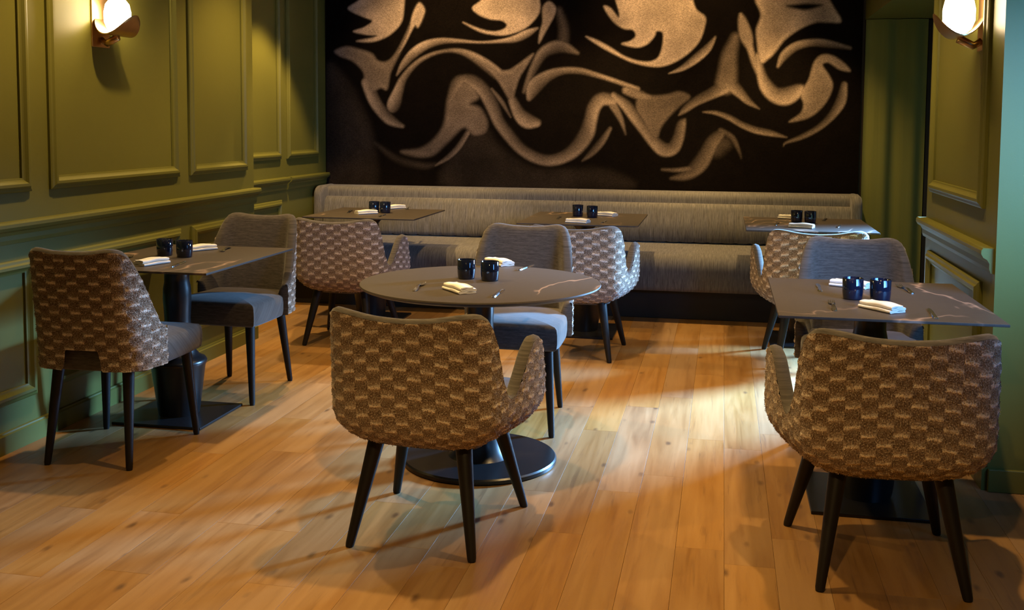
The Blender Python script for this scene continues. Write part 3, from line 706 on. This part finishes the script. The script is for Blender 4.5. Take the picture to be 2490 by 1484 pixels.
MB().lathe([(.47, TH-.022), (.492, TH-.014), (.50, TH-.006), (.498, TH-.001), (.494, TH)], 96).build('tabletop', M['stone'], r, smooth=True, angle=30)
MB().lathe([(.12, TH-.036), (.15, TH-.03), (.15, TH-.022)], 40).build('top_bracket', M['iron'], r, smooth=True, angle=40)
MB().lathe([(.135, .024), (.11, .05), (.088, .09), (.070, .15), (.060, .24), (.056, .36), (.055, .60), (.058, .68), (.075, .715)], 40).build('pedestal', M['iron'], r, smooth=True, angle=50)
MB().lathe([(.315, 0), (.322, .004), (.322, .018), (.316, .024), (.10, .026)], 72).build('base_plate', M['iron'], r, smooth=True, angle=40)

# ------------------------------------------------------------------ tableware
ZT = TH+.0005
def make_tumbler():
    mb = MB(); R, h, w = .0385, .081, .0028
    mb.lathe([(R*.80, 0), (R*.88, .001), (R*.94, .006), (R, .03), (R, h-.001), (R-.001, h), (R-w+.0008, h), (R-w, h-.001), (R-w, .03), (R*.8, .012), (.002, .010)], 36)
    return mb.build('tumbler', M['glass'], smooth=True, angle=50)
def make_napkin():
    t, L, w, rr = .0058, .036, .150, .0062; path = []
    for k in range(4):
        sg = 1 if k % 2 == 0 else -1; z = .003+k*.0062; lk = L-(.004*k if k else 0)
        for a in np.linspace(-1, 1, 9): path.append((sg*a*lk, z+.0012*math.sin(a*3+k)))
        if k < 3:
            for a in np.linspace(-math.pi/2, math.pi/2, 5)[1:-1]: path.append((sg*(lk+.004*math.cos(a)), z+.0031+.0031*math.sin(a)))
    path = np.array(path); T = np.gradient(path, axis=0); N = np.stack([-T[:, 1], T[:, 0]], -1); N /= np.linalg.norm(N, axis=1)[:, None]
    ring = np.vstack([path+N*t*.45, (path-N*t*.45)[::-1]]); ring = np.vstack([ring, ring[:1]])
    ys = np.linspace(-w/2, w/2, 9); P = np.zeros((len(ys), len(ring), 3))
    for i, y in enumerate(ys):
        P[i, :, 0] = ring[:, 0]*(1+.012*math.sin(i*1.3)); P[i, :, 2] = np.maximum(ring[:, 1]+(.0022*math.sin(y*45+1)+.0025)*(ring[:, 1]/.02), .0003)
        P[i, :, 1] = y*(1+.02*np.sin(ring[:, 0]*60))
    mb = MB(); mb.grid(P); n = len(path)
    for i in (0, len(ys)-1):
        fs = [(k, k+1, 2*n-2-k, 2*n-1-k) if i == 0 else (2*n-1-k, 2*n-2-k, k+1, k) for k in range(n-1)]
        mb.add(P[i, :-1], fs)
    return mb.build('napkin', M['napkin'], smooth=True, angle=60)
def flat_outline(mb, left, zf, th):
    """strip symmetric about x axis line y; left: list of (y, halfwidth)"""
    vs = []; fs = []
    for y, w in left:
        z = zf(y)
        vs += [(-w, y, z), (w, y, z), (w*.7, y, z+th), (-w*.7, y, z+th)]
    for i in range(len(left)-1):
        a, b = i*4, i*4+4
        for k in range(4): fs.append((a+k, a+(k+1) % 4, b+(k+1) % 4, b+k))
    fs += [(3, 2, 1, 0), tuple(len(vs)-4+k for k in range(4))]; mb.add(vs, fs)
def make_fork():
    r = empty('fork'); zf = lambda y: .0006+.010*max(0, math.sin((y+.095)/.16*math.pi))**1.5*(1 if y < .065 else 0)+(.006*max(0, (y-.06)/.04) if y > .06 else 0)
    mb = MB(); flat_outline(mb, [(-.095, .004), (-.09, .009), (-.07, .0095), (-.03, .006), (.01, .0035), (.030, .0035)], zf, .0024); mb.build('handle', M['steel'], r, smooth=True, angle=40)
    mb = MB(); flat_outline(mb, [(.030, .0035), (.040, .008), (.048, .0118), (.060, .012)], zf, .002)
    for kx in (-.0100, -.0034, .0034, .0100):
        vs = [];
        for y, w in ((.059, .0021), (.08, .0018), (.098, .0008)):
            z = zf(y)+.0005; vs += [(kx-w, y, z), (kx+w, y, z), (kx+w, y, z+.0018), (kx-w, y, z+.0018)]
        mb.add(vs, [(a+k, a+(k+1) % 4, a+4+(k+1) % 4, a+4+k) for a in (0, 4) for k in range(4)]+[(8, 9, 10, 11)])
    mb.build('tines', M['steel'], r, smooth=True, angle=40); return r
def make_knife():
    r = empty('knife'); mb = MB(); flat_outline(mb, [(-.10, .004), (-.095, .0085), (-.06, .009), (-.01, .007), (.0, .0055)], lambda y: .0006, .005); mb.build('handle', M['steel'], r, smooth=True, angle=40)
    mb = MB(); flat_outline(mb, [(0, .0055), (.01, .0085), (.06, .0095), (.09, .0075), (.103, .002)], lambda y: .0012, .0016); mb.build('blade', M['steel'], r, smooth=True, angle=40); return r
PROTO = {'tumbler': make_tumbler, 'napkin': make_napkin, 'fork': make_fork, 'knife': make_knife}; USED = {}
def item(kind, px, py, ang, label, group, scale=1.0, clamp=None):
    p = atz(px, py, ZT); o = PROTO[kind]() if kind not in USED else copy_tree(USED[kind])
    USED.setdefault(kind, o); o.location = (p[0], p[1], ZT); o.rotation_euler = (0, 0, ang); o.scale = (scale,)*3
    return tag(o, label, kind if kind != 'tumbler' else 'glass', group)
def along(p, q): a, b = atz(*p, ZT), atz(*q, ZT); return math.atan2(-(b[0]-a[0]), b[1]-a[1])
TS = [
 ('round centre table', 1.0, dict(t=[(1134, 677), (1191, 682)], n=[((1084, 697), (1151, 719)), ((1182, 636), (1246, 650))], f=[((1000, 715), (1037, 684))], k=[((1195, 727), (1229, 701)), ((1262, 658), (1298, 645))])),
 ('right foreground table', 1.0, dict(t=[(2073, 727), (2140, 731)], n=[((2092, 742), (2198, 765)), ((2030, 693), (2108, 702))], f=[((2032, 763), (2018, 728)), ((2222, 716), (2180, 694))], k=[((2280, 782), (2254, 745)), ((1996, 712), (1986, 688))])),
 ('left wall table', 1.0, dict(t=[(401, 621), (449, 625)], n=[((344, 646), (392, 639)), ((466, 610), (508, 606))], f=[((300, 638), (322, 622)), ((560, 602), (536, 614))], k=[((402, 657), (466, 630))])),
 ('left banquette table', 1.0, dict(t=[(910, 517), (937, 518)], n=[((868, 521), (912, 519)), ((945, 508), (976, 506))], f=[((842, 521), (860, 510)), ((1003, 504), (985, 511))], k=[((918, 529), (940, 521))])),
 ('middle banquette table', 1.0, dict(t=[(1405, 526), (1440, 529)], n=[((1380, 540), (1432, 543)), ((1462, 524), (1488, 526))], f=[((1352, 537), (1366, 524)), ((1502, 518), (1488, 527))], k=[((1460, 545), (1478, 535))])),
 ('right banquette table', 1.0, dict(t=[(1937, 541), (1970, 543)], n=[((1924, 552), (1976, 555)), ((1906, 531), (1936, 534))], f=[((1884, 551), (1894, 540)), ((2012, 530), (2000, 540))], k=[((2036, 556), (2044, 545))]))]
for tn, sc, d in TS:
    for i, (a, b) in enumerate(d['t']): item('tumbler', a, b, 0, ('left' if i == 0 else 'right')+' of the two dark blue-black tumblers on the '+tn, 'dark tumblers', sc)
    for i, (a, b) in enumerate(d['n']): item('napkin', (a[0]+b[0])/2, (a[1]+b[1])/2, along(a, b), 'folded white napkin on the '+('near' if i == 0 else 'far')+' side of the '+tn, 'white napkins', sc)
    for i, (a, b) in enumerate(d['f']): item('fork', (a[0]+b[0])/2, (a[1]+b[1])/2, along(a, b), 'steel fork on the '+('near' if i == 0 else 'far')+' side of the '+tn, 'forks', sc)
    for i, (a, b) in enumerate(d['k']): item('knife', (a[0]+b[0])/2, (a[1]+b[1])/2, along(a, b), 'steel knife on the '+('near' if i == 0 else 'far')+' side of the '+tn, 'knives', sc)

# ------------------------------------------------------------------ sconces
def make_sconce(X, sgn, Y, Z, label):
    """sgn: +1 when the wall faces +x. local x = off the wall, y along the wall"""
    r = empty('wall_sconce', (X, Y, Z), 0 if sgn > 0 else math.pi, label, 'wall lamp', 'brass wall sconces'); r.scale = (1.3, 1.3, 1.3)
    MB().box(0, .006, -.055, .055, -.06, .36).build('back_plate', M['brass'], r, bevel=.002)
    # saddle-bent brass disc
    n, mR = 40, 12; vs = []; fs = []
    R = .098
    for th in (0, 1):
        for i in range(mR+1):
            for k in range(n):
                a = 2*math.pi*k/n; rr = R*i/mR; lx, ly = rr*math.cos(a), rr*math.sin(a)
                z = 7.5*lx*lx
                vs.append((.075+lx*.78, ly*.86, -.015+z-(.004 if th else 0)))
    o_ = (mR+1)*n
    for i in range(mR):
        for k in range(n):
            k2 = (k+1) % n; q = (i*n+k, (i+1)*n+k, (i+1)*n+k2, i*n+k2); fs.append(q); fs.append(tuple(o_+a for a in q[::-1]))
    for k in range(n): k2 = (k+1) % n; fs.append((mR*n+k, o_+mR*n+k, o_+mR*n+k2, mR*n+k2))
    MB().add(vs, fs).build('saddle_dish', M['brass'], r, smooth=True, angle=50)
    MB().tube([(.006, 0, -.03), (.03, 0, -.045), (.075, 0, -.022)], [.012, .013, .014], 14).build('bracket', M['brass'], r, smooth=True)
    prof = [(.002, -.010), (.022, -.007), (.038, .008), (.048, .034), (.048, .07), (.042, .098), (.026, .118), (.002, .124)]
    g = MB().lathe(prof, 28, .075, 0); g.build('globe', M['bulb'], r, smooth=True)
    l = bpy.data.lights.new('sconce_light', 'POINT'); l.energy = 9; l.color = (1, .72, .38); l.shadow_soft_size = .045
    lo = bpy.data.objects.new('sconce_light', l); COL.objects.link(lo); lo.parent = r; lo.location = (.075, 0, .175)
    return r
make_sconce(XL, 1, 4.56, 1.845, 'lit brass wall sconce with white globe on the left panelled wall')
make_sconce(XR, -1, 4.56, 1.80, 'lit brass wall sconce with white globe on the right green pier')

# ------------------------------------------------------------------ ceiling downlights
def downlight(x, y, power, tx, ty, ang, n, bl):
    r = empty('ceiling_downlight', (x, y, CEIL), 0, n, 'downlight', 'ceiling downlights')
    MB().lathe([(.036, -.002), (.05, -.006), (.052, -.002), (.052, 0)], 28, cap=False).build('trim_ring', M['dressing'], r, smooth=True)
    MB().lathe([(.001, -.001), (.034, -.001)], 28).build('lens', M['spot'], r)
    l = bpy.data.lights.new('downlight_lamp', 'SPOT'); l.energy = power; l.color = WARM; l.spot_size = math.radians(ang); l.spot_blend = bl; l.shadow_soft_size = .035
    o = bpy.data.objects.new('downlight_lamp', l); COL.objects.link(o); o.parent = r; o.location = (0, 0, -.03)
    o.rotation_euler = Vector((tx-x, ty-y, -CEIL)).to_track_quat('-Z', 'Y').to_euler()
LAMPS = [  # x, y, power factor, cone, blend, tilt, which
 (-2.75, 7.00, 1.3, 82, .35, 0, 'recessed ceiling downlight over the left banquette table'),
 (-.93, 7.60, 1.0, 84, .8, .35, 'recessed ceiling downlight over the middle banquette table'),
 (.42, 7.60, .9, 84, .8, .35, 'recessed ceiling downlight over the right banquette table'),
 (-2.15, 7.25, .55, 84, .8, 'wall', 'recessed ceiling washer aimed at the left half of the mural'),
 (-.35, 7.25, .45, 84, .8, 'wall', 'recessed ceiling washer aimed at the right half of the mural'),
 (-2.30, 5.85, .85, 112, .7, 0, 'recessed ceiling downlight between the left wall table and the banquette'),
 (-.80, 5.45, .9, 88, .9, 0, 'recessed ceiling downlight beyond the round table'),
 (.44, 5.20, .85, 88, .9, 0, 'recessed ceiling downlight beyond the right foreground table'),
 (-2.30, 4.10, .75, 112, .7, 0, 'recessed ceiling downlight over the left wall table'),
 (-.75, 3.60, .95, 96, .9, 0, 'recessed ceiling downlight over the round table'),
 (.50, 3.50, .75, 96, .9, 0, 'recessed ceiling downlight over the right foreground chair'),
 (-2.0, 1.6, .45, 96, .9, 0, 'recessed ceiling downlight over the left foreground floor'),
 (-.30, .2, 1.35, 90, .9, 1.3, 'added fill downlight in the ceiling at the camera end, out of view')]  # added fill lamp, brightens the chair backs turned to the camera
for x, y, pf, ang, bl, tl, n in LAMPS: downlight(x, y, SPOT_W*pf, x, y+(tl if tl != 'wall' else 4.2), ang, n, bl)
